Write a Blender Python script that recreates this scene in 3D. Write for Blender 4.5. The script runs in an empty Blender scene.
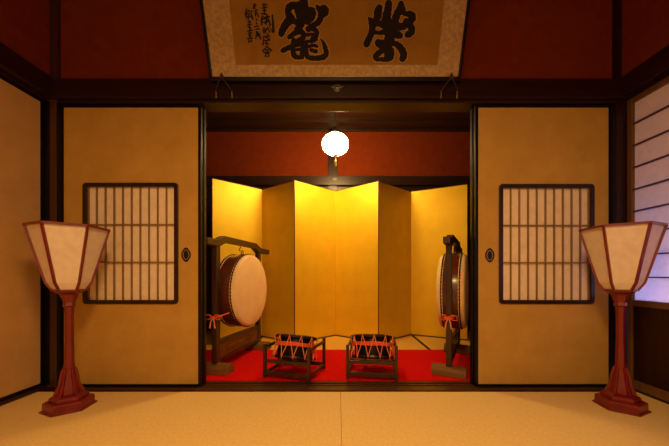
import bpy, bmesh, math, random
from mathutils import Vector, Matrix
R = math.radians
PI = math.pi
random.seed(7)
COL = bpy.context.scene.collection

# ------------------------------------------------------------------ helpers
def link(o, parent=None):
    COL.objects.link(o)
    if parent: o.parent = parent
    return o

class MB:
    def __init__(s): s.bm = bmesh.new()
    def box(s, x0, x1, y0, y1, z0, z1, M=None):
        vs = [s.bm.verts.new(Vector(p)) for p in ((x0,y0,z0),(x1,y0,z0),(x1,y1,z0),(x0,y1,z0),(x0,y0,z1),(x1,y0,z1),(x1,y1,z1),(x0,y1,z1))]
        for f in ((0,3,2,1),(4,5,6,7),(0,1,5,4),(1,2,6,5),(2,3,7,6),(3,0,4,7)):
            s.bm.faces.new([vs[i] for i in f])
        if M is not None:
            for v in vs: v.co = M @ v.co
        return s
    def bar(s, a, b, w, h, up=(0,0,1)):
        a, b = Vector(a), Vector(b); d = (b-a); L = d.length; d.normalize()
        u = Vector(up)
        if abs(u.dot(d)) > .98: u = Vector((1,0,0))
        sx = d.cross(u).normalized(); sz = sx.cross(d).normalized()
        M = Matrix((sx, d, sz)).transposed().to_4x4(); M.translation = a
        return s.box(-w/2, w/2, 0, L, -h/2, h/2, M)
    def loft(s, rings, cap=True, closed=True):
        rr = [[s.bm.verts.new(Vector(p)) for p in r] for r in rings]
        n = len(rr[0])
        for a, b in zip(rr, rr[1:]):
            for i in range(n if closed else n-1):
                j = (i+1) % n
                s.bm.faces.new((a[i], a[j], b[j], b[i]))
        if cap:
            s.bm.faces.new(list(reversed(rr[0]))); s.bm.faces.new(rr[-1])
        return s
    def lathe(s, prof, n=32, axis='z', c=(0,0,0), cap=True, rot=0.0):
        rings = []
        for r, h in prof:
            ring = []
            for i in range(n):
                a = 2*PI*i/n + rot
                if axis == 'z': p = (c[0]+r*math.cos(a), c[1]+r*math.sin(a), c[2]+h)
                elif axis == 'x': p = (c[0]+h, c[1]+r*math.cos(a), c[2]+r*math.sin(a))
                else: p = (c[0]+r*math.sin(a), c[1]+h, c[2]+r*math.cos(a))
                ring.append(p)
            rings.append(ring)
        return s.loft(rings, cap)
    def tube(s, pts, rad, n=8, closed=False):
        pts = [Vector(p) for p in pts]; m = len(pts); rings = []
        rads = rad if isinstance(rad, (list, tuple)) else [rad]*m
        nrm = None
        for i, p in enumerate(pts):
            if closed: t = pts[(i+1) % m] - pts[i-1]
            else: t = pts[min(i+1, m-1)] - pts[max(i-1, 0)]
            t.normalize()
            if nrm is None:
                u = Vector((0,0,1)) if abs(t.z) < .9 else Vector((1,0,0))
                nrm = t.cross(u).normalized()
            else:
                nrm = (nrm - t*nrm.dot(t)).normalized()
            b = t.cross(nrm)
            rings.append([p + (nrm*math.cos(2*PI*k/n) + b*math.sin(2*PI*k/n))*rads[i] for k in range(n)])
        if closed: rings.append(rings[0]); return s.loft(rings, False)
        return s.loft(rings, True)
    def ball(s, c, r, sc=(1,1,1), u=16, v=10):
        M = Matrix.Translation(Vector(c)) @ Matrix.Diagonal((*sc, 1))
        bmesh.ops.create_uvsphere(s.bm, u_segments=u, v_segments=v, radius=r, matrix=M); return s
    def prism(s, pts, y0, y1, plane='xz', M=None):
        f = (lambda a, b, t: Vector((a, t, b))) if plane == 'xz' else ((lambda a, b, t: Vector((t, a, b))) if plane == 'yz' else (lambda a, b, t: Vector((a, b, t))))
        A = [s.bm.verts.new(f(a, b, y0)) for a, b in pts]; B = [s.bm.verts.new(f(a, b, y1)) for a, b in pts]
        n = len(pts)
        for i in range(n):
            j = (i+1) % n; s.bm.faces.new((A[i], A[j], B[j], B[i]))
        s.bm.faces.new(list(reversed(A))); s.bm.faces.new(B)
        if M is not None:
            for v in A+B: v.co = M @ v.co
        return s
    def build(s, name, mat, parent=None, smooth=False, bevel=0, M=None, loc=None):
        if M is not None:
            for v in s.bm.verts: v.co = M @ v.co
        bmesh.ops.recalc_face_normals(s.bm, faces=s.bm.faces[:])
        me = bpy.data.meshes.new(name); s.bm.to_mesh(me); s.bm.free()
        me.materials.append(mat)
        if smooth:
            for p in me.polygons: p.use_smooth = True
            try: me.set_sharp_from_angle(angle=R(38))
            except Exception: pass
        o = bpy.data.objects.new(name, me)
        if bevel:
            b = o.modifiers.new('bevel', 'BEVEL'); b.width = bevel; b.segments = 2; b.limit_method = 'ANGLE'
        if loc is not None: o.location = loc
        return link(o, parent)

def tag(o, label=None, cat=None, group=None, kind=None):
    if label: o['label'] = label
    if cat: o['category'] = cat
    if group: o['group'] = group
    if kind: o['kind'] = kind
    return o
def empty(name, loc=(0,0,0), rz=0):
    o = bpy.data.objects.new(name, None); o.empty_display_size = .05
    o.location = loc; o.rotation_euler = (0, 0, rz); return link(o)
def struct(o): o['kind'] = 'structure'; return o
def copy_tree(o, parent=None):
    c = o.copy(); COL.objects.link(c)
    if parent: c.parent = parent
    for ch in [x for x in bpy.data.objects if x.parent == o]: copy_tree(ch, c)
    return c

# ------------------------------------------------------------------ materials
def base_mat(name, col, rough=.6, metal=0.0, spec=.5, coat=0):
    m = bpy.data.materials.new(name); m.use_nodes = True
    nt = m.node_tree; b = nt.nodes['Principled BSDF']
    b.inputs['Base Color'].default_value = (*col, 1); b.inputs['Roughness'].default_value = rough
    b.inputs['Metallic'].default_value = metal
    b.inputs['Specular IOR Level'].default_value = spec
    b.inputs['Coat Weight'].default_value = coat; b.inputs['Coat Roughness'].default_value = .15
    return m, nt, b
def coords(nt, scale=(1,1,1), rot=(0,0,0)):
    tc = nt.nodes.new('ShaderNodeTexCoord'); mp = nt.nodes.new('ShaderNodeMapping')
    mp.inputs['Scale'].default_value = scale; mp.inputs['Rotation'].default_value = rot
    nt.links.new(tc.outputs['Object'], mp.inputs['Vector']); return mp
def noise_mat(name, c1, c2, scale=(8,8,8), rough=.7, ns=1.0, detail=6, bump=.1, lo=.35, hi=.65, metal=0, spec=.4, coat=0, bdist=.002):
    m, nt, b = base_mat(name, c1, rough, metal, spec, coat)
    mp = coords(nt, scale); n = nt.nodes.new('ShaderNodeTexNoise')
    n.inputs['Scale'].default_value = ns; n.inputs['Detail'].default_value = detail; n.inputs['Roughness'].default_value = .65
    nt.links.new(mp.outputs[0], n.inputs['Vector'])
    r = nt.nodes.new('ShaderNodeValToRGB'); r.color_ramp.elements[0].position = lo; r.color_ramp.elements[1].position = hi
    r.color_ramp.elements[0].color = (*c1, 1); r.color_ramp.elements[1].color = (*c2, 1)
    nt.links.new(n.outputs['Fac'], r.inputs[0]); nt.links.new(r.outputs[0], b.inputs['Base Color'])
    if bump:
        bp = nt.nodes.new('ShaderNodeBump'); bp.inputs['Strength'].default_value = bump; bp.inputs['Distance'].default_value = bdist
        nt.links.new(n.outputs['Fac'], bp.inputs['Height']); nt.links.new(bp.outputs[0], b.inputs['Normal'])
    return m
def wood(name, c1, c2, along='z', rough=.35, spec=.5, coat=0.0):
    sc = {'x': (1.5, 40, 40), 'y': (40, 1.5, 40), 'z': (40, 40, 1.5)}[along]
    return noise_mat(name, c1, c2, scale=sc, rough=rough, ns=1.0, detail=5, bump=.15, spec=spec, coat=coat, bdist=.001)

def tatami_mat(name, c1, c2):
    m, nt, b = base_mat(name, c1, .75, 0, .25)
    mp = coords(nt)
    w = nt.nodes.new('ShaderNodeTexWave'); w.wave_type = 'BANDS'; w.bands_direction = 'X'
    w.inputs['Scale'].default_value = 26; w.inputs['Distortion'].default_value = .4; w.inputs['Detail'].default_value = 2; w.inputs['Detail Scale'].default_value = 3
    w2 = nt.nodes.new('ShaderNodeTexWave'); w2.bands_direction = 'Y'; w2.inputs['Scale'].default_value = 34; w2.inputs['Distortion'].default_value = .8
    n = nt.nodes.new('ShaderNodeTexNoise'); n.inputs['Scale'].default_value = 70; n.inputs['Detail'].default_value = 8
    for q in (w, w2, n): nt.links.new(mp.outputs[0], q.inputs['Vector'])
    a = nt.nodes.new('ShaderNodeMath'); a.operation = 'MULTIPLY_ADD'; a.inputs[1].default_value = .13
    nt.links.new(w.outputs['Fac'], a.inputs[0]); 
    k = nt.nodes.new('ShaderNodeMath'); k.operation = 'MULTIPLY'; k.inputs[1].default_value = .14
    nt.links.new(w2.outputs['Fac'], k.inputs[0])
    k2 = nt.nodes.new('ShaderNodeMath'); k2.operation = 'MULTIPLY_ADD'; k2.inputs[1].default_value = .75
    nt.links.new(n.outputs['Fac'], k2.inputs[0]); nt.links.new(k.outputs[0], k2.inputs[2]); nt.links.new(k2.outputs[0], a.inputs[2])
    r = nt.nodes.new('ShaderNodeValToRGB'); r.color_ramp.elements[0].position = .25; r.color_ramp.elements[1].position = .8
    r.color_ramp.elements[0].color = (*c1, 1); r.color_ramp.elements[1].color = (*c2, 1)
    nt.links.new(a.outputs[0], r.inputs[0]); nt.links.new(r.outputs[0], b.inputs['Base Color'])
    bp = nt.nodes.new('ShaderNodeBump'); bp.inputs['Strength'].default_value = .35; bp.inputs['Distance'].default_value = .002
    nt.links.new(a.outputs[0], bp.inputs['Height']); nt.links.new(bp.outputs[0], b.inputs['Normal'])
    return m

def gold_leaf(name):
    m, nt, b = base_mat(name, (.85, .5, .06), .5, .4, .4)
    mp = coords(nt)
    sep = nt.nodes.new('ShaderNodeSeparateXYZ'); cmb = nt.nodes.new('ShaderNodeCombineXYZ')
    nt.links.new(mp.outputs[0], sep.inputs[0]); nt.links.new(sep.outputs['X'], cmb.inputs['X']); nt.links.new(sep.outputs['Z'], cmb.inputs['Y'])
    br = nt.nodes.new('ShaderNodeTexBrick'); br.offset = 0
    br.inputs['Scale'].default_value = 1; br.inputs['Brick Width'].default_value = .105; br.inputs['Row Height'].default_value = .105
    br.inputs['Mortar Size'].default_value = .0008; br.inputs['Mortar Smooth'].default_value = .6
    br.inputs['Color1'].default_value = (.90, .63, .03, 1); br.inputs['Color2'].default_value = (.885, .615, .028, 1); br.inputs['Mortar'].default_value = (.80, .54, .02, 1)
    nt.links.new(cmb.outputs[0], br.inputs['Vector'])
    n = nt.nodes.new('ShaderNodeTexNoise'); n.inputs['Scale'].default_value = 6; n.inputs['Detail'].default_value = 6
    nt.links.new(mp.outputs[0], n.inputs['Vector'])
    mx = nt.nodes.new('ShaderNodeMix'); mx.data_type = 'RGBA'; mx.blend_type = 'MULTIPLY'; mx.inputs[0].default_value = .35
    r = nt.nodes.new('ShaderNodeValToRGB'); r.color_ramp.elements[0].color = (.8,.76,.6,1); r.color_ramp.elements[1].color = (1,1,1,1)
    r.color_ramp.elements[0].position = .3; r.color_ramp.elements[1].position = .6
    nt.links.new(n.outputs['Fac'], r.inputs[0]); nt.links.new(br.outputs['Color'], mx.inputs[6]); nt.links.new(r.outputs[0], mx.inputs[7])
    nt.links.new(mx.outputs[2], b.inputs['Base Color'])
    return m

def paper_mat(name, col, trans=.5, c2=None, tcol=None):
    m = bpy.data.materials.new(name); m.use_nodes = True; nt = m.node_tree
    for n in list(nt.nodes): nt.nodes.remove(n)
    out = nt.nodes.new('ShaderNodeOutputMaterial'); d = nt.nodes.new('ShaderNodeBsdfDiffuse'); t = nt.nodes.new('ShaderNodeBsdfTranslucent'); mx = nt.nodes.new('ShaderNodeMixShader')
    mp = coords(nt, (30, 30, 30)); n = nt.nodes.new('ShaderNodeTexNoise'); n.inputs['Scale'].default_value = 1; n.inputs['Detail'].default_value = 8
    nt.links.new(mp.outputs[0], n.inputs['Vector'])
    r = nt.nodes.new('ShaderNodeValToRGB'); r.color_ramp.elements[0].position = .3; r.color_ramp.elements[1].position = .7
    c2 = c2 or tuple(x*.88 for x in col)
    r.color_ramp.elements[0].color = (*c2, 1); r.color_ramp.elements[1].color = (*col, 1)
    nt.links.new(n.outputs['Fac'], r.inputs[0]); nt.links.new(r.outputs[0], d.inputs[0])
    t.inputs[0].default_value = (*(tcol or col), 1)
    mx.inputs[0].default_value = trans
    nt.links.new(d.outputs[0], mx.inputs[1]); nt.links.new(t.outputs[0], mx.inputs[2]); nt.links.new(mx.outputs[0], out.inputs[0])
    return m
def emit_mat(name, col, s):
    m, nt, b = base_mat(name, (.9,.85,.75), .5)
    b.inputs['Emission Color'].default_value = (*col, 1); b.inputs['Emission Strength'].default_value = s
    return m

WH = {a: wood('dark stained wood '+a, (.013,.0032,.0022), (.028,.0065,.0042), a, .38, .4) for a in 'xyz'}
WP = {a: wood('polished brown wood '+a, (.045,.016,.007), (.085,.032,.013), a, .3, .5) for a in 'xyz'}
WB = {a: wood('back room wood '+a, (.020,.008,.004), (.038,.015,.007), a, .35, .5) for a in 'xyz'}
LACQ = base_mat('black lacquer', (.006,.004,.004), .32, 0, .22)[0]
LACQR = base_mat('dark red black lacquer', (.016,.005,.005), .28, 0, .5)[0]
REDWALL = noise_mat('red plaster', (.19,.028,.005), (.23,.036,.006), scale=(14,14,14), rough=.9, bump=.06, spec=.1)
PLASTER = noise_mat('ochre plaster', (.42,.26,.11), (.48,.30,.13), scale=(10,10,10), rough=.9, bump=.05, spec=.1)
FUSUMA = noise_mat('ochre door paper', (.46,.275,.06), (.54,.33,.078), scale=(6,6,6), rough=.8, detail=10, bump=.05, spec=.2)
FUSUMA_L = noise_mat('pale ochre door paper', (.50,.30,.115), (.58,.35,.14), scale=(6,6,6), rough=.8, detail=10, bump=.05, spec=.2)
PANE = paper_mat('window paper', (.93,.80,.68), .06)
SHOJI = paper_mat('shoji paper', (.94,.80,.70), .27, tcol=(.85,.85,.9))
SHADE = paper_mat('lamp shade paper', (.93,.82,.76), .12)
LATT = wood('lattice wood', (.20,.115,.035), (.28,.165,.055), 'z', .5)
LATTD = wood('dark lattice wood', (.055,.018,.012), (.08,.026,.016), 'y', .5)
TATAMI = tatami_mat('tatami straw', (.66,.46,.185), (.82,.61,.27))
TATAMI_BACK = tatami_mat('yellower tatami straw', (.64,.38,.06), (.78,.48,.09))  # yellower, more saturated straw colour for the back room floor
HERI = base_mat('black mat border cloth', (.01,.008,.008), .8)[0]
FELT = noise_mat('red felt', (.50,.004,.004), (.62,.007,.005), scale=(60,60,60), rough=.95, bump=.15, spec=.05)
GOLD = gold_leaf('gold leaf')
REDLACQ = noise_mat('worn red lacquer', (.13,.004,.007), (.20,.007,.010), scale=(18,18,18), rough=.32, bump=.05, spec=.5, coat=.2)
DRUMW = wood('drum body wood', (.07,.014,.006), (.12,.026,.010), 'x', .3, .5, .3)
STANDW = wood('drum stand wood', (.026,.010,.004), (.052,.020,.008), 'z', .35, .5)
FOOTW = wood('drum stand foot wood', (.13,.055,.014), (.20,.09,.024), 'x', .55, .3)
SKIN = noise_mat('drum skin', (.80,.58,.34), (.88,.66,.40), scale=(7,7,7), rough=.55, bump=.03, spec=.3)
STUD = base_mat('black studs', (.008,.007,.008), .3, .3)[0]
IRON = base_mat('dark iron', (.03,.026,.024), .4, .7)[0]
CORDR = noise_mat('orange red cord', (.72,.085,.02), (.85,.13,.03), scale=(120,120,120), rough=.8)
CORDP = noise_mat('pale red cord', (.80,.22,.10), (.90,.30,.15), scale=(120,120,120), rough=.8)
INK = base_mat('ink', (.014,.010,.009), .7, 0, .2)[0]
HALO = base_mat('ink bleed', (.50,.29,.08), .85, 0, .1)[0]
SEAL = base_mat('faded seal ink', (.34,.11,.03), .9, 0, .1)[0]
ARTP = noise_mat('gold brown art paper', (.27,.145,.018), (.33,.18,.025), scale=(9,9,9), rough=.8, bump=.03)
BROC = noise_mat('brocade mounting', (.35,.24,.12), (.54,.39,.205), scale=(45,45,45), rough=.75, bump=.1, detail=3)
BRASS = base_mat('aged brass', (.55,.38,.15), .35, .8)[0]
STEEL = base_mat('blued steel', (.17,.18,.16), .35, .8)[0]
PURP = base_mat('dark purple cloth', (.05,.012,.03), .8)[0]
GLOBE = emit_mat('lit globe glass', (1, .635, .23), 108)
STILE = wood('brown screen frame wood', (.11,.05,.018), (.16,.075,.028), 'z', .5)
KAKE = base_mat('pull rib', (.55,.3,.1), .6)[0]

# ------------------------------------------------------------------ camera
F, VX, VY, H = 290.0, 338.0, 275.0, .725
cam = bpy.data.cameras.new('camera'); co = bpy.data.objects.new('camera', cam); link(co)
co.location = (0, 0, H); co.rotation_euler = (R(90), 0, 0)
cam.sensor_width = 36; cam.lens = F*36/669; cam.shift_x = -(VX-334.5)/669; cam.shift_y = (VY-223)/669
cam.clip_start = .05
bpy.context.scene.camera = co
def P(px, py, Y): return Vector(((px-VX)*Y/F, Y, H-(py-VY)*Y/F))

YN, YF, CEIL = -1.7, 3.74, 2.6
# ------------------------------------------------------------------ setting
m = MB()
m.box(-2.0, .0145, YN, 1.80, -.06, 0); m.box(.0165, 2.0, YN, 1.80, -.06, 0)
m.box(-2, 2, YN, YF+.1, -.09, -.0605)
struct(m.build('floor', TATAMI))
struct(MB().box(-2.0, 2.0, 1.97, YF+.1, -.06, 0).build('floor', TATAMI_BACK))
m = MB(); m.box(-.905, -.875, 1.98, YF, 0, .002); m.box(.875, .905, 1.98, YF, 0, .002)
struct(m.build('trim_1', HERI))
m = MB(); m.box(-2.1, 2.1, YN-.1, YF+.2, CEIL, CEIL+.06)
for i in range(10): m.box(-2.0, 2.0, -1.45+i*.55, -1.42+i*.55, CEIL-.03, CEIL)
struct(m.build('ceiling', WB['x']))
# partition wall over the opening
m = MB(); m.box(-1.9, 1.9, 1.89, 1.95, 1.86, CEIL); struct(m.build('wall_middle', REDWALL))
# left wall: red above, plaster beyond the doors
m = MB(); m.box(-1.95, -1.85, YN, 1.9, 1.86, CEIL); struct(m.build('wall_left', REDWALL))
m = MB(); m.box(1.82, 1.95, YN, 1.9, 1.86, CEIL); struct(m.build('wall_right', REDWALL))
m = MB(); m.box(-1.95, -1.87, YN, -.03, 0, 1.86); struct(m.build('wall_left_lower', PLASTER))
m = MB(); m.box(1.86, 1.95, YN, -.03, 0, 1.86); struct(m.build('wall_right_lower', PLASTER))
m = MB(); m.box(-2, 2, YN-.1, YN, 0, CEIL); struct(m.build('wall_near', PLASTER))
# back room shell
m = MB(); m.box(-2.0, 2.0, YF, YF+.1, 1.93, CEIL); struct(m.build('wall_far', REDWALL))
m = MB(); m.box(-2.0, 2.0, YF, YF+.08, 0, 1.93); struct(m.build('wall_far_lower', WB['z']))
m = MB(); m.box(-2.05, -1.95, 1.95, YF+.1, 0, CEIL); struct(m.build('wall_far_left', WB['z']))
m = MB(); m.box(1.95, 2.05, 1.95, YF+.1, 0, CEIL); struct(m.build('wall_far_right', WB['z']))
# posts
k = 2
def trim(mb, mat, bevel=.003):
    global k
    o = struct(mb.build('trim_%d' % k, mat, bevel=bevel)); k += 1; return o
trim(MB().box(-1.93, -1.806, 1.86, 1.99, 0, CEIL-.001), WP['z'])
trim(MB().box(1.786, 1.93, 1.86, 1.99, 0, CEIL-.001), WH['z'])
trim(MB().box(-.125, -.005, YF-.03, YF+.02, 0, CEIL-.001), WB['z'])
trim(MB().box(-1.8055, -1.788, 1.861, 1.879, .004, 1.831).box(-1.884, -1.848, 1.857, 1.8595, .023, 1.839), LACQ, 0)
trim(MB().box(1.765, 1.7855, 1.861, 1.879, .004, 1.831), LACQ, 0)
# sill and lintels of the opening
trim(MB().box(-1.87, -.893, 1.812, 1.868, -.05, .004).box(.886, 1.86, 1.812, 1.868, -.05, .004), WH['x'], 0)
m = MB(); m.box(-.893, .886, 1.812, 1.868, -.05, .004); m.box(-1.805, 1.785, 1.868, 1.885, -.05, -.001); m.box(-1.795, 1.77, 1.913, 1.93, -.05, -.001)
m.box(-1.795, 1.77, 1.945, 1.97, -.05, .004); m.box(-1.805, 1.785, 1.868, 1.968, -.06, -.006)
trim(m, WP['x'], 0)
trim(MB().box(-1.805, 1.785, 1.862, 1.97, 1.832, 1.86), WH['x'], .002)
trim(MB().box(-1.87, 1.85, 1.838, 1.862, 1.85, 1.972), WH['x'])
trim(MB().box(-1.9, 1.9, 1.95, 1.985, 1.85, 1.972), WB['x'])
# left and right: sill, lintel, long rail
trim(MB().box(-1.93, -1.865, -.03, 1.86, -.02, .022), WH['y'])
trim(MB().box(-1.93, -1.86, -.03, 1.86, 1.84, 1.865), WH['y'])
trim(MB().box(-1.87, -1.815, YN, 1.838, 1.858, 1.98), WH['y'])
trim(MB().box(1.85, 1.93, -.03, 1.86, -.02, .012), WH['y'])
trim(MB().box(1.84, 1.93, -.03, 1.86, 1.84, 1.865), WH['y'])
trim(MB().box(1.80, 1.85, YN, 1.838, 1.858, 1.98), WH['y'])
# far wall rail and lintel
trim(MB().box(-1.95, 1.95, YF-.055, YF-.03, 1.87, 1.985), WB['x'])
trim(MB().box(-1.95, -.126, YF-.028, YF, 1.80, 1.85), WB['x'])
trim(MB().box(-.004, 1.95, YF-.028, YF, 1.80, 1.85), WB['x'])
trim(MB().box(-1.95, 1.95, YF-.03, YF, CEIL-.03, CEIL), WB['x'])

# ------------------------------------------------------------------ sliding doors
def rrect(cx, cz, w, h, r, n=5):
    pts = []
    for sx, sz, a0 in ((1,1,0), (-1,1,90), (-1,-1,180), (1,-1,270)):
        for i in range(n+1):
            a = R(a0+90*i/n); pts.append((cx+sx*(w/2-r)+r*math.cos(a), cz+sz*(h/2-r)+r*math.sin(a)))
    return pts
def ring_prism(m, outer, inner, y0, y1):
    n = len(outer)
    V = [[m.bm.verts.new((a, y, b)) for a, b in pts] for pts, y in ((outer, y0), (outer, y1), (inner, y1), (inner, y0))]
    for i in range(n):
        j = (i+1) % n
        for q in range(4): m.bm.faces.new((V[q][i], V[q][j], V[(q+1) % 4][j], V[(q+1) % 4][i]))
def door_frame(m, w, z0, z1, fw, y0, y1, fb=.017):
    m.box(-w/2, -w/2+fw, y0, y1, z0, z1); m.box(w/2-fw, w/2, y0, y1, z0, z1)
    m.box(-w/2+fw, w/2-fw, y0, y1, z1-fb, z1); m.box(-w/2+fw, w/2-fw, y0, y1, z0, z0+fb)
def finger_pull(parent, x, z, y):
    o = []
    for i in range(32):
        a = 2*PI*i/32; r = 1+.13*abs(math.cos(2*a))
        o.append((x+.027*r*math.cos(a), z+.041*r*math.sin(a)))
    inn = [(x+(a-x)*.74, z+(b-z)*.74) for a, b in o]
    m = MB(); ring_prism(m, o, inn, y-.004, y+.001)
    p = m.build('finger_pull', IRON, parent)
    m = MB(); q = [(x+(a-x)*.73, z+(b-z)*.73) for a, b in o]; m.prism(q, y-.0012, y+.002)
    m.build('pull_plate', BRASS, p)
    m = MB(); q = [(x+.0165*math.copysign(abs(math.cos(2*PI*i/24))**1.4, math.cos(2*PI*i/24)), z+.030*math.copysign(abs(math.sin(2*PI*i/24))**1.2, math.sin(2*PI*i/24))) for i in range(24)]
    m.prism(q, y-.0035, y-.001); m.build('pull_recess', STUD, p)
def fusuma(name, loc, rz, w, z0, z1, window=None, pull=None, paper=FUSUMA, th=.026, fw=.02):
    root = empty(name, loc, rz); struct(root)
    m = MB(); door_frame(m, w, z0, z1, fw, -.004, th); m.build('door_frame', LACQ, root, bevel=.003)
    a, b, c, d = -w/2+fw, w/2-fw, z0+.017, z1-.017
    m = MB()
    if window:
        cx, cz, ww, wh = window; x0, x1, zz0, zz1 = cx-ww/2+.008, cx+ww/2-.008, cz-wh/2+.008, cz+wh/2-.008
        m.box(a, x0, 0, th-.003, c, d); m.box(x1, b, 0, th-.003, c, d)
        m.box(x0, x1, 0, th-.003, c, zz0); m.box(x0, x1, 0, th-.003, zz1, d)
    else: m.box(a, b, 0, th-.003, c, d)
    m.build('door_paper', paper, root)
    if window:
        m = MB(); ring_prism(m, rrect(cx, cz, ww, wh, .022), rrect(cx, cz, ww-.05, wh-.05, .008), -.010, th)
        fr = m.build('window_frame', LACQR, root, bevel=.002)
        iw, ih = ww-.05, wh-.05
        m = MB(); m.box(cx-iw/2-.008, cx+iw/2+.008, .012, .013, cz-ih/2-.008, cz+ih/2+.008); m.build('window_paper', PANE, root)
        m = MB()
        for i in range(1, 10):
            x = cx-iw/2+iw*i/10; m.box(x-.0035, x+.0035, .001, .0118, cz-ih/2, cz+ih/2)
        for f in (1/3, 2/3):
            z = cz-ih/2+ih*f; m.box(cx-iw/2, cx+iw/2, -.001, .0115, z-.0042, z+.0042)
        m.box(cx-iw/2, cx-iw/2+.006, .001, .0117, cz-ih/2, cz+ih/2); m.box(cx+iw/2-.006, cx+iw/2, .001, .0117, cz-ih/2, cz+ih/2)
        m.build('window_lattice', LATT, root)
    if pull: finger_pull(root, pull[0], pull[1], 0)
    return root
DW = .912
fusuma('door_1', (-1.3445, 1.884, 0), 0, DW, .0, 1.829, (0, .930, .617, .785), (.3585, .857))
fusuma('door_2', (1.334, 1.884, 0), 0, .886, .0, 1.829, (.018, .926, .617, .777), (-.349, .853))
fusuma('door_3', (-1.333, 1.914, 0), 0, .905, .0, 1.829)
fusuma('door_4', (1.325, 1.914, 0), 0, .885, .0, 1.829)
# left wall: doors facing +X
fusuma('door_5', (-1.885, 1.395, 0), R(90), .922, .0225, 1.8395, None, None, FUSUMA_L)
fusuma('door_6', (-1.885, .470, 0), R(90), .922, .0225, 1.8395, None, None, FUSUMA_L)
for o in ('door_5', 'door_6'): pass
# right wall: paper screens facing -X, half board below
def shoji(name, y, w):
    root = empty(name, (1.86, y, 0), R(-90)); struct(root)   # local x -> world -y ; local y -> world +x
    z0, z1 = .0125, 1.8395
    m = MB(); s = .028
    m.box(-w/2, -w/2+s, -.012, .022, z0, z1); m.box(w/2-s, w/2, -.012, .022, z0, z1)
    m.box(-w/2+s, w/2-s, -.010, .022, z1-.03, z1); m.box(-w/2+s, w/2-s, -.010, .022, z0, z0+.055); m.box(-w/2+s, w/2-s, -.010, .022, .53, .568)
    m.build('door_frame', STILE, root, bevel=.003)
    MB().box(-w/2+s-.004, w/2-s+.004, .010, .0112, .56, z1-.025).build('door_paper', SHOJI, root)
    m = MB()
    for i in range(8):
        z = 1.677-.138*i; m.box(-w/2+s, w/2-s, -.004, .0095, z-.004, z+.004)
    for i in range(1, 4):
        x = -w/2+s+(w-2*s)*i/4
        m.box(x-.0035, x+.0035, -.002, .0095, .568, z1-.03)
    m.build('door_lattice', LATTD, root)
    MB().box(-w/2+s-.003, w/2-s+.003, .002, .014, z0+.05, .535).build('lower_board', WH['z'], root)
    return root
shoji('door_7', 1.39, .93); shoji('door_8', .455, .93)

# ------------------------------------------------------------------ folding screen
BY = [(-1.305, 3.005), (-.888, 3.40), (-.460, 3.068), (-.030, 3.46), (.433, 3.10), (.878, 3.49), (1.430, 3.20)]
scr = empty('folding_screen', (0, 3.25, 0))
tag(scr, 'six-panel gold leaf folding screen zigzagging behind the drums', 'folding screen')
BH = 1.73
for i in range(6):
    (x0, y0), (x1, y1) = BY[i], BY[i+1]
    L = math.hypot(x1-x0, y1-y0); a = math.atan2(y1-y0, x1-x0)
    p = MB().box(.004 if i % 2 == 0 else .0005, L-.004 if i % 2 else L-.0005, 0, .014, .012, BH-.006).build('screen_panel', GOLD, scr)
    p.location = (x0, y0-3.25, 0); p.rotation_euler = (0, 0, a)
    m = MB(); e = .0038
    if i % 2 == 0: m.box(.001, .001+e, -.003, .017, 0, BH)
    else: m.box(L-.001-e, L-.001, -.003, .017, 0, BH)
    m.box(.001+e, L-.001-e, -.003, .017, 0, .016); m.box(.001+e, L-.001-e, -.003, .017, BH-.006, BH)
    m.build('panel_border', wood('screen border wood', (.09,.04,.012), (.12,.05,.016), 'z', .4) if i == 0 else bpy.data.materials['screen border wood'], p)

# ------------------------------------------------------------------ red felt
m = MB(); m.box(-1.38, 1.36, 1.975, 2.79, .0022, .0072)
tag(m.build('felt_carpet', FELT), 'bright red felt carpet laid under the drums in the back room', 'carpet')

# ------------------------------------------------------------------ hanging lamp
LP = Vector((-.026, 2.78, 1.978))
lamp = empty('pendant_lamp', LP); tag(lamp, 'glowing white globe lamp hanging in the alcove above the gold screen', 'lamp')
prof = [(.127*math.sin(PI*t/20)+.0001 if 0 < t < 20 else .012, -.101*math.cos(PI*t/20)) for t in range(21)]
MB().lathe(prof, 40).build('globe', GLOBE, lamp, smooth=True)
MB().lathe([(.020,.098),(.034,.108),(.030,.13),(.012,.145),(.006,.16)], 20).build('lamp_cap', IRON, lamp, smooth=True)
MB().tube([(0,0,.155),(0,0,CEIL-LP.z-.012)], .004).build('lamp_cord', IRON, lamp)
MB().lathe([(.03,CEIL-LP.z-.015),(.05,CEIL-LP.z-.001)], 20).build('ceiling_rose', IRON, lamp, smooth=True)
MB().lathe([(.018,-.116),(.024,-.108),(.018,-.098)], 20).build('bottom_cap', BRASS, lamp, smooth=True)
m = MB(); m.tube([(.005,0,-.114),(.005,0,-.15)], .002); m.lathe([(.004,-.15),(.009,-.155),(.009,-.205),(.006,-.21)], 10, c=(.005,0,0)); m.build('pull_tassel', BRASS, lamp, smooth=True)

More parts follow.
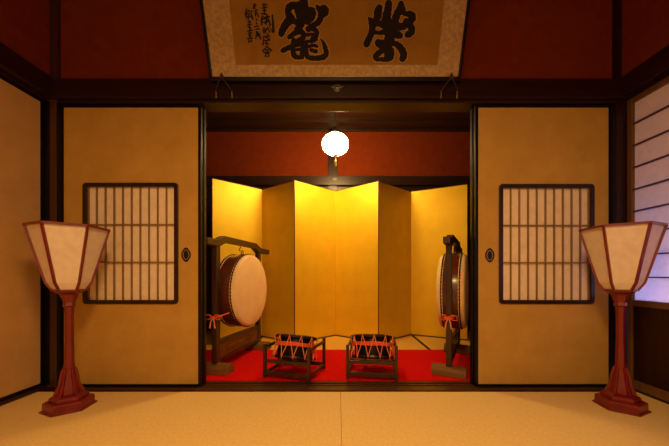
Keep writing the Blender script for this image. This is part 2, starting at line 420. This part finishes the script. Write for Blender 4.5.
# ------------------------------------------------------------------ standing paper lamps
def hexring(r, z, rot): return [(r*math.cos(R(60*i)+rot), r*math.sin(R(60*i)+rot), z) for i in range(6)]
andon = empty('standing_lamp')
m = MB(); m.loft([hexring(.120,0,0), hexring(.120,.006,0), hexring(.108,.009,0), hexring(.108,.045,0), hexring(.100,.050,0)])
m.build('base', REDLACQ, andon, bevel=.002)
m = MB(); m.loft([hexring(.083,.050,0), hexring(.083,.066,0), hexring(.074,.072,0), hexring(.050,.080,0)])
m.build('base_step', REDLACQ, andon, bevel=.002)
m = MB(); m.loft([hexring(.050,.080,0), hexring(.045,.11,0), hexring(.034,.16,0), hexring(.027,.20,0), hexring(.0225,.25,0), hexring(.0195,.38,0), hexring(.0195,.50,0), hexring(.023,.555,0)])
m.build('pole', REDLACQ, andon, bevel=.002)
for i in range(6):
    a = R(60*i); M = Matrix.Rotation(a, 4, 'Z')
    m = MB(); m.prism([(.03,.080),(.066,.080),(.056,.105),(.047,.125),(.042,.165),(.036,.195),(.030,.215),(.018,.225)], -.005, .005, 'xz', M)
    m.build('buttress', REDLACQ, andon, bevel=.001)
m = MB(); m.loft([hexring(.022,.550,0), hexring(.030,.557,0), hexring(.026,.575,0), hexring(.034,.600,0), hexring(.042,.620,0), hexring(.062,.632,0), hexring(.067,.639,0), hexring(.05,.641,0)])
m.build('capital', REDLACQ, andon, bevel=.0015)
PR = [(.068,.642), (.094,.684), (.173,.985)]
for i in range(6):
    a0, a1 = R(60*i), R(60*(i+1))
    m = MB(); w = .0065
    pts = [(r*math.cos(a0), r*math.sin(a0), z) for r, z in PR]
    for p, q in zip(pts, pts[1:]): m.bar(p, q, .010, .010, (math.cos(a0), math.sin(a0), 0))
    m.build('shade_rib', REDLACQ, andon)
    m = MB()
    e = lambda r, z, a: (r*math.cos(a), r*math.sin(a), z)
    m.bar(e(.173,.985,a0), e(.173,.985,a1), .010, .012); m.build('top_rail', REDLACQ, andon)
    m = MB(); m.bar(e(.068,.642,a0), e(.068,.642,a1), .012, .010); m.build('bottom_rail', REDLACQ, andon)
    m = MB(); k1 = .965
    A = [e(r*k1, z, a0) for r, z in PR]; B = [e(r*k1, z, a1) for r, z in PR]
    n = Vector((math.cos((a0+a1)/2), math.sin((a0+a1)/2), 0))*.0012
    V = [[m.bm.verts.new(Vector(p)+s) for p in (A+B[::-1])] for s in (Vector((0,0,0)), -n)]
    for q in (0, 1):
        v = V[q]; m.bm.faces.new((v[0],v[1],v[4],v[5])); m.bm.faces.new((v[1],v[2],v[3],v[4]))
    for j in range(6): m.bm.faces.new((V[0][j], V[0][(j+1) % 6], V[1][(j+1) % 6], V[1][j]))
    m.build('shade_panel', SHADE, andon)
andon.location = (-1.474, 1.591, 0); andon.rotation_euler.z = R(37)
tag(andon, 'red lacquered standing lamp with hexagonal paper shade beside the left ochre wall door', 'lamp', 'red standing lamps flanking the opening')
a2 = copy_tree(andon); a2.location = (1.555, 1.597, 0); a2.rotation_euler.z = R(-36)
a2['label'] = 'red lacquered standing lamp with hexagonal paper shade beside the white paper window wall'

# ------------------------------------------------------------------ framed calligraphy
Yb = 1.815; zb = H-(81.5-VY)*Yb/F
lean = R(20.5)
nx = Vector((1,0,0)); up = Vector((0, -math.sin(lean), math.cos(lean))); org = Vector((0, Yb, zb)); nn = nx.cross(up)  # nn points to -y side? 
if nn.y > 0: nn = -nn
def toplane(px, py):
    d = Vector(((px-VX)/F, 1, -(py-VY)/F)); o = Vector((0,0,H))
    t = (org-o).dot(nn)/d.dot(nn); p = o+d*t-org
    return p.dot(nx), p.dot(up)
art = empty('framed_calligraphy', org); art.rotation_euler = (lean, 0, 0)
tag(art, 'black framed calligraphy panel with two large brushed characters leaning above the opening', 'framed calligraphy')
xl, _ = toplane(210.5, 81.5); xr, _ = toplane(460, 81.5)
AH = .62
pxl, pzb = toplane(236, 65); pxr, _ = toplane(437.5, 65)
m = MB(); fb = .024
m.box(xl, xr, -.012, .018, 0, fb); m.box(xl, xr, -.012, .018, AH-fb, AH); m.box(xl, xl+.018, -.012, .018, fb, AH-fb); m.box(xr-.018, xr, -.012, .018, fb, AH-fb)
m.build('frame', LACQ, art, bevel=.004)
MB().box(xl+.018, xr-.018, -.0045, -.0033, fb-.001, fb+.002).build('frame_fillet', BRASS, art)
MB().box(xl+.0185, xr-.0185, -.003, .012, fb+.0005, AH-fb-.0005).build('mounting', BROC, art)
MB().box(pxl, pxr, -.0042, -.003, pzb, AH-.085).build('paper', ARTP, art)
def brush(strokes, mapf, yoff, grow=0.0, wscale=1.0, thick=.0006):
    m = MB(); y = yoff
    for st in strokes:
        # smooth polyline
        pts = []
        for i in range(len(st)-1):
            p0 = st[max(i-1,0)]; p1 = st[i]; p2 = st[i+1]; p3 = st[min(i+2,len(st)-1)]
            for t in (0,.25,.5,.75):
                v = [.5*((2*p1[c])+(-p0[c]+p2[c])*t+(2*p0[c]-5*p1[c]+4*p2[c]-p3[c])*t*t+(-p0[c]+3*p1[c]-3*p2[c]+p3[c])*t**3) for c in range(3)]
                pts.append(v)
        pts.append(list(st[-1]))
        y -= .00001
        n = len(pts); Lf, Rt = [], []
        def dirn(i):
            a = pts[min(i+1,n-1)]; b = pts[max(i-1,0)]; dx, dy = a[0]-b[0], a[1]-b[1]; l = math.hypot(dx, dy) or 1; return dx/l, dy/l
        def W(i): return (pts[i][2]*wscale+grow)/2*(1+.10*math.sin(i*2.3+st[0][0]))
        for i in range(n):
            dx, dy = dirn(i); w = W(i); Lf.append((pts[i][0]-dy*w, pts[i][1]+dx*w)); Rt.append((pts[i][0]+dy*w, pts[i][1]-dx*w))
        lv = [[m.bm.verts.new((*(lambda q: (q[0], yy, q[1]))(mapf(*p)),)) for p in L] for yy in (y,) for L in (Lf, Rt)]
        for i in range(n-1): m.bm.faces.new((lv[0][i], lv[0][i+1], lv[1][i+1], lv[1][i]))
        for i in (0, n-1):   # round ends
            w = W(i); ring = []
            for q in range(12):
                a = 2*PI*q/12; ring.append((pts[i][0]+w*math.cos(a), pts[i][1]+w*math.sin(a)))
            vs = [m.bm.verts.new((lambda q: (q[0], y-.000005, q[1]))(mapf(*p))) for p in ring]; m.bm.faces.new(vs)
    # give the ink a real (hair-thin) body
    r = bmesh.ops.extrude_face_region(m.bm, geom=m.bm.faces[:])
    for v in [g for g in r['geom'] if isinstance(g, bmesh.types.BMVert)]: v.co.y += thick*.3
    return m
mapA = lambda x, y: toplane(275+x/6.97, y/6.97)
mapB = lambda x, y: toplane(358+x/6.97, y/6.97)
mapS = lambda x, y: toplane(240+x/8.92, y/8.92)
charA = [
 [(125,40,48),(100,55,46),(92,95,38),(110,130,52),(78,170,50),(52,215,42),(45,240,40)],
 [(205,-8,40),(195,30,55),(160,45,60),(130,30,30)],
 [(150,45,40),(165,80,48),(190,125,62),(225,140,60),(255,105,55),(255,75,45),(235,65,25)],
 [(205,20,50),(200,80,60),(210,130,60)],
 [(293,45,20),(312,70,40),(345,60,42),(350,90,44),(325,110,40)],
 [(322,85,40),(318,125,38),(300,160,38),(265,180,34),(235,205,36)],
 [(110,140,40),(150,158,46),(185,180,44),(150,205,40)],
 [(100,262,34),(135,235,38),(175,222,44),(198,240,40),(196,275,34)],
 [(55,355,40),(95,335,38),(140,315,40),(190,300,42)],
 [(190,270,36),(160,285,34),(130,300,30)],
 [(130,275,30),(124,340,34),(135,390,40),(165,402,34)],
 [(195,290,30),(192,345,32),(188,400,38)],
 [(140,350,24),(185,345,24)],
 [(232,195,30),(265,205,34),(292,222,34),(285,255,34),(255,272,26)],
 [(228,245,28),(265,240,24)],
 [(228,290,24),(262,290,26),(290,278,20)],
 [(240,325,26),(268,318,26),(292,325,24)],
 [(250,350,28),(285,360,30)],
 [(222,290,22),(220,350,28),(228,398,38),(280,408,38),(335,400,44),(358,375,38),(350,335,34),(338,300,24),(318,272,8)],
]
charB = [
 [(148,55,40),(138,85,50),(135,120,46),(120,145,36)],
 [(213,25,44),(208,70,46),(198,120,56),(200,175,64)],
 [(300,25,34),(290,60,38),(270,105,46),(258,150,44),(268,185,46),(315,185,46),(330,160,30)],
 [(300,30,30),(318,65,22)],
 [(295,85,30),(330,98,30),(368,105,48),(375,135,46),(350,165,36)],
 [(335,150,34),(368,190,44),(372,225,40),(345,245,44)],
 [(72,125,8),(92,150,38),(100,190,40),(92,235,38),(72,280,40),(58,312,42)],
 [(100,160,36),(140,165,40),(185,175,50)],
 [(105,225,26),(150,232,24),(195,222,44),(245,235,56),(290,250,42)],
 [(205,170,70),(222,230,70),(215,290,60),(205,345,50),(212,400,52)],
 [(140,298,38),(185,300,36),(230,285,40)],
 [(140,310,34),(165,325,40),(185,340,34)],
 [(180,350,30),(145,370,36),(122,398,36),(135,415,28)],
 [(160,415,26),(195,418,26),(225,400,40),(235,350,30)],
 [(240,300,28),(275,315,38),(305,350,44),(318,385,44),(308,412,38)],
]
sig = [
 [(200,50,7),(240,45,8)],[(215,35,10),(221,120,10)],[(200,75,9),(240,68,9)],[(205,100,8),(235,94,9)],[(197,125,10),(240,132,10)],
 [(203,148,12),(195,180,10),(196,222,12)],[(188,185,9),(225,170,9)],[(243,140,12),(236,180,10),(235,222,10)],[(215,160,8),(265,150,9)],[(250,160,8),(272,225,12)],[(208,203,8),(250,196,9)],[(255,178,7),(225,212,8)],
 [(215,250,9),(216,300,10)],[(204,270,7),(236,264,8)],[(250,245,8),(228,287,9)],[(250,255,8),(268,290,8)],[(238,298,7),(252,310,9)],
 [(208,330,8),(265,324,10)],[(215,343,8),(207,402,10)],[(235,338,8),(262,350,9)],[(220,366,8),(266,360,9)],[(240,368,9),(234,402,9)],[(224,384,7),(256,396,10)],
 [(243,413,7),(228,435,8),(203,458,10)],[(243,413,7),(262,435,9),(284,452,12)],[(226,450,7),(262,448,7)],[(244,440,8),(244,475,8)],[(214,471,8),(272,467,8)],[(228,483,7),(229,507,8)],[(228,483,7),(259,480,7)],[(259,480,7),(258,507,8)],[(229,504,7),(258,504,7)],
 [(290,140,10),(295,200,14),(299,260,17),(299,292,12),(275,262,5),(258,228,4)],
 [(132,38,10),(120,82,9)],[(122,55,7),(146,46,8)],[(134,60,6),(140,84,7)],[(134,102,7),(156,92,8)],[(146,100,8),(140,146,9)],[(155,120,7),(166,150,8)],[(135,125,6),(158,122,6)],[(150,172,6),(152,186,9)],[(149,204,6),(150,216,9)],
 [(130,242,8),(165,235,9)],[(140,265,7),(172,259,9)],[(150,285,9),(143,347,8)],[(160,288,8),(165,332,8)],[(170,300,8),(186,350,11)],[(148,322,7),(180,310,8)],
 [(62,84,8),(48,130,10)],[(78,96,8),(54,152,9)],[(90,100,8),(112,110,9)],[(86,114,8),(74,178,9)],[(100,124,8),(116,172,10)],[(60,162,7),(76,148,8)],[(90,150,7),(106,160,8)],
 [(72,201,7),(98,194,8)],[(69,226,7),(102,219,9)],[(85,190,8),(86,252,8)],[(73,240,7),(97,252,9)],
 [(68,281,7),(112,274,9)],[(90,262,8),(90,332,9)],[(74,301,7),(108,296,8)],[(79,321,7),(106,318,8)],
 [(70,346,8),(112,340,9)],[(80,354,7),(81,380,8)],[(80,376,7),(106,373,8)],[(100,345,7),(104,374,8)],
]
charA = [[(x, y, w*(1.12 if i < 6 else .93)) for x, y, w in st] for i, st in enumerate(charA)]
for ch, mp_ in ((charA, mapA), (charB, mapB)):
    brush(ch, mp_, -.0044, grow=13 if ch is charA else 17, wscale=1.04).build('ink_bleed', HALO, art)
    brush(ch, mp_, -.0050, grow=1 if ch is charA else 6, wscale=1.04).build('brushed_character', INK, art)
brush(sig, mapS, -.0046, grow=2.5, wscale=1.15).build('signature_writing', INK, art)
for (sx, sy, s) in ((254, 51, 4.2), (428, 17, 5.0), (254.5, 57.5, 3.6)):
    q = [(sx-s/2, sy-s*.75), (sx+s/2, sy-s*.75), (sx+s/2, sy+s*.75), (sx-s/2, sy+s*.75)]
    st = [[(q[i][0], q[i][1], .5), (q[(i+1) % 4][0], q[(i+1) % 4][1], .5)] for i in range(4)]
    st += [[(sx-s*.3, sy-s*.45, .4), (sx+s*.3, sy-s*.4, .4)], [(sx, sy-s*.6, .4), (sx, sy, .4)], [(sx-s*.3, sy+.1*s, .4), (sx+s*.3, sy+.1*s, .4)], [(sx-s*.25, sy+s*.5, .4), (sx+s*.3, sy+s*.3, .4)]]
    brush(st, toplane, -.00435).build('seal', SEAL, art)

# picture rests
def rest(px, label):
    c = P(px, 74.5, 1.79)
    r = empty('picture_rest', c)
    tag(r, label, 'picture rest', 'picture rests under the calligraphy frame')
    yb = 1.836-c.y
    m = MB(); m.prism([(-.018,-.028),(0,.014),(.018,-.028)], -.006, .012); m.build('cushion', PURP, r, bevel=.003)
    for s in (-1, 1):
        MB().tube([(0,.0,-.01),(s*.028,.012,-.05),(s*.050,yb-.008,-.078)], .0045).build('arm', IRON, r, smooth=True)
        MB().tube([(s*.050,yb-.008,-.076),(s*.050,yb-.006,-.125)], .0024).build('pin', BRASS, r, smooth=True)
    return r
rest(221.5, 'small dark forked rest under the left corner of the calligraphy frame')
rest(451.5, 'small dark forked rest under the right corner of the calligraphy frame')

# nail covers
def nail_cover(name, c, s, label, dia=False):
    if dia:
        pts = [(-1,0),(-.45,.32),(0,.6),(.45,.32),(1,0),(.45,-.32),(0,-.6),(-.45,-.32)]
    else:
        pts = [(-1,.28),(-.62,.22),(-.42,.42),(-.12,.55),(.12,.55),(.42,.42),(.62,.22),(1,.28),(.72,.0),(.5,-.08),(.42,-.4),(.12,-.58),(-.12,-.58),(-.42,-.4),(-.5,-.08),(-.72,.0)]
    r = empty(name, c); tag(r, label, 'ornament')
    MB().prism([(a*s, b*s) for a, b in pts], -.004, .0).build('plate', STEEL, r, bevel=.002)
    m = MB(); m.ball((0,-.005,0), s*.26, (1,.4,1))
    if not dia:
        for i in range(5):
            a = R(72*i+90); m.ball((s*.32*math.cos(a), -.004, s*.30*math.sin(a)), s*.13, (1,.5,1), 10, 6)
    m.build('boss', IRON if dia else STEEL, r, smooth=True)
nail_cover('nail_cover', P(337, 88, 1.838), .046, 'blue-grey metal flower ornament on the dark rail under the calligraphy')
nail_cover('nail_cover', P(335, 179, YF-.0555), .034, 'small dark lozenge ornament on the far rail below the globe lamp', True)

# ------------------------------------------------------------------ big drums in their stands
def drum_stand(loc, rz, label):
    r = empty('drum_stand', loc, rz); tag(r, label, 'drum stand', 'stands of the large drums')
    hl = .35
    for s in (-1, 1):
        MB().box(-.019, .019, s*hl-.026, s*hl+.026, .03, .940).build('post', STANDW, r, bevel=.003)
        m = MB(); prof = []
        for i in range(17):
            a = PI*i/16; prof.append((.056*math.cos(a)+s*hl, .010+.062*math.sin(a)))
        prof = [(s*hl+.056, 0)] + prof + [(s*hl-.056, 0)]
        m.prism(prof, -.118, .118, 'yz'); m.build('foot', FOOTW, r, smooth=True, bevel=.003)
    z = .945
    top = [(-.49,z-.012),(-.49,z+.034),(-.37,z+.034),(-.27,z+.072),(.27,z+.072),(.37,z+.036),(.57,z+.036),(.57,z-.012),(.34,z-.018),(.24,z+.024),(-.24,z+.024),(-.34,z-.018)]
    MB().prism(top, -.024, .024, 'yz').build('crossbeam', STANDW, r, bevel=.004)
    MB().box(-.017, .017, -hl+.026, hl-.026, .205, .235).build('rail', STANDW, r, bevel=.003)
    MB().box(-.017, .017, -hl+.026, hl-.026, .075, .100).build('rail', STANDW, r, bevel=.003)
    pn = MB().box(-.008, .008, -hl+.026, hl-.026, .100, .205).build('carved_panel', FOOTW, r)
    m = MB()
    for c in (-.17, 0, .17):
        pts = [(c+.062*math.cos(2*PI*i/20)*(1+.15*math.cos(6*PI*i/20)), .152+.024*math.sin(2*PI*i/20)) for i in range(20)]
        m.prism(pts, -.0125, .0125, 'yz')
    m.build('carving', DRUMW, pn, bevel=.003)
    return r
def big_drum(loc, rz, label):
    r = empty('taiko_drum', loc, rz); tag(r, label, 'drum', 'large drums hanging in stands')
    RR, T, zc = .295, .088, .30
    prof = [(RR*(1+.035*math.cos(PI/2*x/T)), x) for x in [T*(-1+2*i/14) for i in range(15)]]
    MB().lathe(prof, 64, 'x', (0,0,zc)).build('drum_body', DRUMW, r, smooth=True)
    bodyr = lambda t: RR*(1+.035*math.cos(PI/2*t/T))
    for s in (-1, 1):
        pf = [(bodyr(T-.034)-.001, s*(T-.0345)), (bodyr(T-.033)+.0025, s*(T-.0335)), (bodyr(T-.018)+.0025, s*(T-.018)), (RR+.004, s*(T-.003)), (RR-.003, s*(T+.006)), (RR-.014, s*(T+.010)), (RR*.6, s*(T+.011)), (.01, s*(T+.012))]
        hd = MB().lathe(pf, 64, 'x', (0,0,zc)).build('drumhead', SKIN, r, smooth=True)
        m = MB()
        for rr, off in ((bodyr(T-.024)+.004, .024),):
            for i in range(72):
                a = 2*PI*i/72; m.ball((s*(T-off), rr*math.cos(a), zc+rr*math.sin(a)), .0072, (1,1,1), 8, 6)
        m.lathe([(bodyr(T-.024)+.0045, s*(T-.0195)), (bodyr(T-.024)+.0045, s*(T-.0285)), (RR+.003, s*(T-.0285)), (RR+.003, s*(T-.0195))], 64, 'x', (0,0,zc), cap=False)
        m.build('stud_row', STUD, hd, smooth=True)
    # ring and hook at the crown
    zt = zc+RR*1.035
    m = MB(); m.tube([(0, .017*math.cos(2*PI*i/16), zt+.016+.017*math.sin(2*PI*i/16)) for i in range(16)], .0038, 8, True); m.build('ring', IRON, r, smooth=True)
    m = MB(); m.lathe([(.018,zt-.004),(.016,zt+.004),(.006,zt+.006)], 16); m.build('ring_plate', IRON, r, smooth=True)
    return r
def hook(c, rz, label):
    zt = c[2]
    pts = [(0,.0,.040),(0,.010,.036),(0,.011,.029),(0,0,.023),(0,-.011,.017),(0,-.012,.009),(0,-.004,.002),(0,.007,.003)]
    o = MB().tube(pts, .0038, 8).build('hanging_hook', IRON, smooth=True); o.location = c; o.rotation_euler.z = rz
    tag(o, label, 'hook', 'hooks holding the large drums'); return o
LC, LR_ = (-.840, 2.485, .0072), -math.atan2(.17, .985)
RC, RR_ = (.958, 2.395, .0072), -math.atan2(.457, .889)
st = drum_stand(LC, LR_, 'dark wooden drum stand at left with raised bridge-shaped crossbeam')
st2 = copy_tree(st); st2.location = RC; st2.rotation_euler.z = RR_; st2['label'] = 'dark wooden drum stand at right, seen end-on with log feet'
zd = .295
bd = big_drum((LC[0]+.020, LC[1]-.003, zd), LR_, 'large drum at left with cream skin turned towards the room')
bd2 = copy_tree(bd); bd2.location = (RC[0], RC[1], zd); bd2.rotation_euler.z = RR_; bd2['label'] = 'large drum at right, seen edge-on with two black stud rows'
zh = zd+.30+.295*1.035+.030
hook((LC[0], LC[1], zh), LR_, 'iron hook holding the left drum to its crossbeam')
hook((RC[0], RC[1], zh), RR_, 'iron hook holding the right drum to its crossbeam')

# cords tying each drum to the near post
def cord_bow(c, rz, label, strand=False):
    M = Matrix.Rotation(rz, 4, 'Z')
    r = empty('tied_cord', c, rz); tag(r, label, 'cord', 'cords tied round the near posts')
    rr = .030
    m = MB(); m.tube([(rr*math.copysign(min(1,abs(math.cos(a))*1.3),math.cos(a)), -.0+.034*math.copysign(min(1,abs(math.sin(a))*1.3),math.sin(a)), .0) for a in [2*PI*i/20 for i in range(20)]], .0055, 8, True)
    m.ball((0,-.036,0), .011); m.build('knot', CORDR, r, smooth=True)
    if strand: MB().tube([(.0,-.037,.0),(.04,-.034,.008),(.095,.02,.03)], .0045).build('strand', CORDR, r, smooth=True)
    for s in (-1, 1):
        MB().tube([(0,-.037,0),(s*.025,-.045,.022),(s*.055,-.045,.018),(s*.058,-.045,-.012),(s*.03,-.043,-.012),(0,-.038,0)], .004).build('loop', CORDR, r, smooth=True)
        MB().tube([(0,-.038,0),(s*.014,-.046,-.03),(s*.020,-.046,-.075)], [.004,.0045,.006]).build('cord_end', CORDP, r, smooth=True)
    return r
def near(c, hl=.35):
    rz = LR_ if c is LC else RR_
    return (c[0]+math.sin(rz)*hl, c[1]-math.cos(rz)*hl)
n1 = near(LC); n2 = near(RC)
cord_bow((n1[0], n1[1], .415), LR_, 'orange red cord tied in a bow on the left drum stand post', True)
cord_bow((n2[0], n2[1], .42), RR_, 'orange red cord tied in a bow on the right drum stand post')

# ------------------------------------------------------------------ rope-laced drums on low stands
def low_stand(loc, rz, label):
    r = empty('low_drum_stand', loc, rz); tag(r, label, 'drum stand', 'low stands of the rope drums')
    a, b = .166, .150
    for sx in (-1, 1):
        for sy in (-1, 1):
            MB().box(sx*a-.010, sx*a+.010, sy*b-.011, sy*b+.011, 0, .236).build('leg', STANDW, r, bevel=.002)
    for sy in (-1, 1):
        MB().box(-a+.010, a-.010, sy*b-.008, sy*b+.008, .022, .050).build('bottom_rail', STANDW, r, bevel=.002)
    MB().box(-a+.010, a-.010, -b-.007, -b+.007, .106, .130).build('upper_rail', STANDW, r, bevel=.002)
    for sx in (-1, 1):
        MB().box(sx*a-.008, sx*a+.008, -b+.011, b-.011, .022, .044).build('side_rail', STANDW, r, bevel=.002)
        MB().box(sx*(a+.003)-.005, sx*(a+.003)+.005, -b+.011, b-.011, .200, .222).build('top_rail', STANDW, r, bevel=.002)
    for s in (-1, 1):
        MB().bar((s*.06, -b+.007, .1385), (s*.06, b-.008, .0498), .024, .012).build('drum_rest', STANDW, r, bevel=.002)
    return r
def rope_drum(loc, rz, label):
    r = empty('rope_laced_drum', loc, rz); tag(r, label, 'drum', 'rope laced drums on low stands')
    T = Matrix.Translation((0, .0, .088)) @ Matrix.Rotation(R(-17), 4, 'X')
    hh, ro, rb = .072, .153, .126
    prof = [(rb*(1+.05*math.cos(PI/2*x/hh)), x) for x in [hh*(-1+2*i/10)*.97 for i in range(11)]]
    MB().lathe(prof, 40).build('drum_body', LACQ, r, smooth=True, M=T)
    for s in (-1, 1):
        hd = MB().lathe([(.001, s*(hh+.006)), (ro-.012, s*(hh+.006)), (ro-.004, s*(hh+.009)), (ro+.003, s*(hh+.002)), (ro-.002, s*(hh-.008)), (ro-.012, s*(hh-.006)), (rb-.004, s*(hh-.002))], 48, cap=False).build('drumhead', SKIN, r, smooth=True, M=T)
        MB().lathe([(ro-.013,s*(hh+.0075)),(ro-.006,s*(hh+.011)),(ro+.006,s*(hh+.004)),(ro+.004,s*(hh-.010)),(ro-.012,s*(hh-.008))], 48, cap=False).build('rim', LACQR, hd, smooth=True, M=T)
    m = MB(); n = 12; pts = []
    for i in range(n*2):
        a = 2*PI*i/(n*2)+.1; s = 1 if i % 2 == 0 else -1
        e = ro+.004
        pts += [(e*math.cos(a), e*math.sin(a), s*(hh-.0)), ]
    full = []
    for i in range(len(pts)):
        p, q = Vector(pts[i]), Vector(pts[(i+1) % len(pts)])
        full.append(p*1.0 + Vector((0,0,(.011 if p.z > 0 else -.011))))
        for t in (.12, .35, .62, .88):
            v = p.lerp(q, t); mid = 1-abs(2*t-1)
            rad = math.hypot(v.x, v.y); tgt = ro+.010-.018*mid; v.x *= tgt/rad; v.y *= tgt/rad
            full.append(v)
    m.tube(full, .0027, 6, True); m.build('rope_lacing', CORDP, r, smooth=True, M=T)
    m = MB()
    for kz, rr in ((.026,.148),(.017,.147),(.008,.146)):
        m.tube([((rr+.002*math.sin(9*a))*math.cos(a), (rr+.002*math.sin(9*a))*math.sin(a), kz+.002*math.sin(5*a+kz*90)) for a in [2*PI*i/60 for i in range(60)]], .0052, 6, True)
    m.build('tightening_cord', CORDR, r, smooth=True, M=T)
    m = MB(); a = R(-20)
    m.tube([(.147*math.cos(a),.147*math.sin(a),.02),(.161*math.cos(a),.161*math.sin(a),.0),(.163*math.cos(a+.1),.163*math.sin(a+.1),-.045)], .005)
    m.tube([(.147*math.cos(a),.147*math.sin(a),.02),(.163*math.cos(a+.15),.163*math.sin(a+.15),.005),(.163*math.cos(a+.22),.163*math.sin(a+.22),-.03)], .005)
    m.build('cord_end', CORDR, r, smooth=True, M=T)
    return r
S1 = (-.310, 2.130, .0072); S2 = (.252, 2.135, .0072)
a1, a2_ = R(-17), R(-8)
ls = low_stand(S1, a1, 'low wooden drum stand left of centre on the red felt')
ls2 = copy_tree(ls); ls2.location = S2; ls2.rotation_euler.z = a2_; ls2['label'] = 'low wooden drum stand right of centre on the red felt'
rd = rope_drum((S1[0]-.001, S1[1], .106), a1, 'rope laced small drum on the left low stand, nearer the cream-skinned drum')
rd2 = copy_tree(rd); rd2.location = (S2[0]+.001, S2[1], .106); rd2.rotation_euler.z = a2_; rd2['label'] = 'rope laced small drum on the right low stand, nearer the edge-on drum'

# ------------------------------------------------------------------ light
def area(name, loc, rot, sx, sy, col, power):
    l = bpy.data.lights.new(name, 'AREA'); l.shape = 'RECTANGLE'; l.size = sx; l.size_y = sy; l.color = col; l.energy = power
    o = bpy.data.objects.new(name, l); o.location = loc; o.rotation_euler = rot; return link(o)
area('room_lamp_light', (0, .05, 2.12), (0, 0, 0), .45, .45, (1, .57, .20), 51)
area('room_fill_light', (-.3, -1.5, 1.4), (R(90), 0, 0), 2.4, 1.6, (1, .56, .24), 13)
area('daylight', (2.3, 1.0, .42), (0, R(90), 0), .7, 2.4, (.40, .44, 1), 90)
w = bpy.data.worlds.new('world'); bpy.context.scene.world = w; w.use_nodes = True
w.node_tree.nodes['Background'].inputs[0].default_value = (.05, .06, .12, 1); w.node_tree.nodes['Background'].inputs[1].default_value = .5
sc = bpy.context.scene
sc.view_settings.view_transform = 'Standard'; sc.view_settings.look = 'None'; sc.view_settings.gamma = 1; sc.view_settings.exposure = 0
sc.view_settings.use_curve_mapping = False
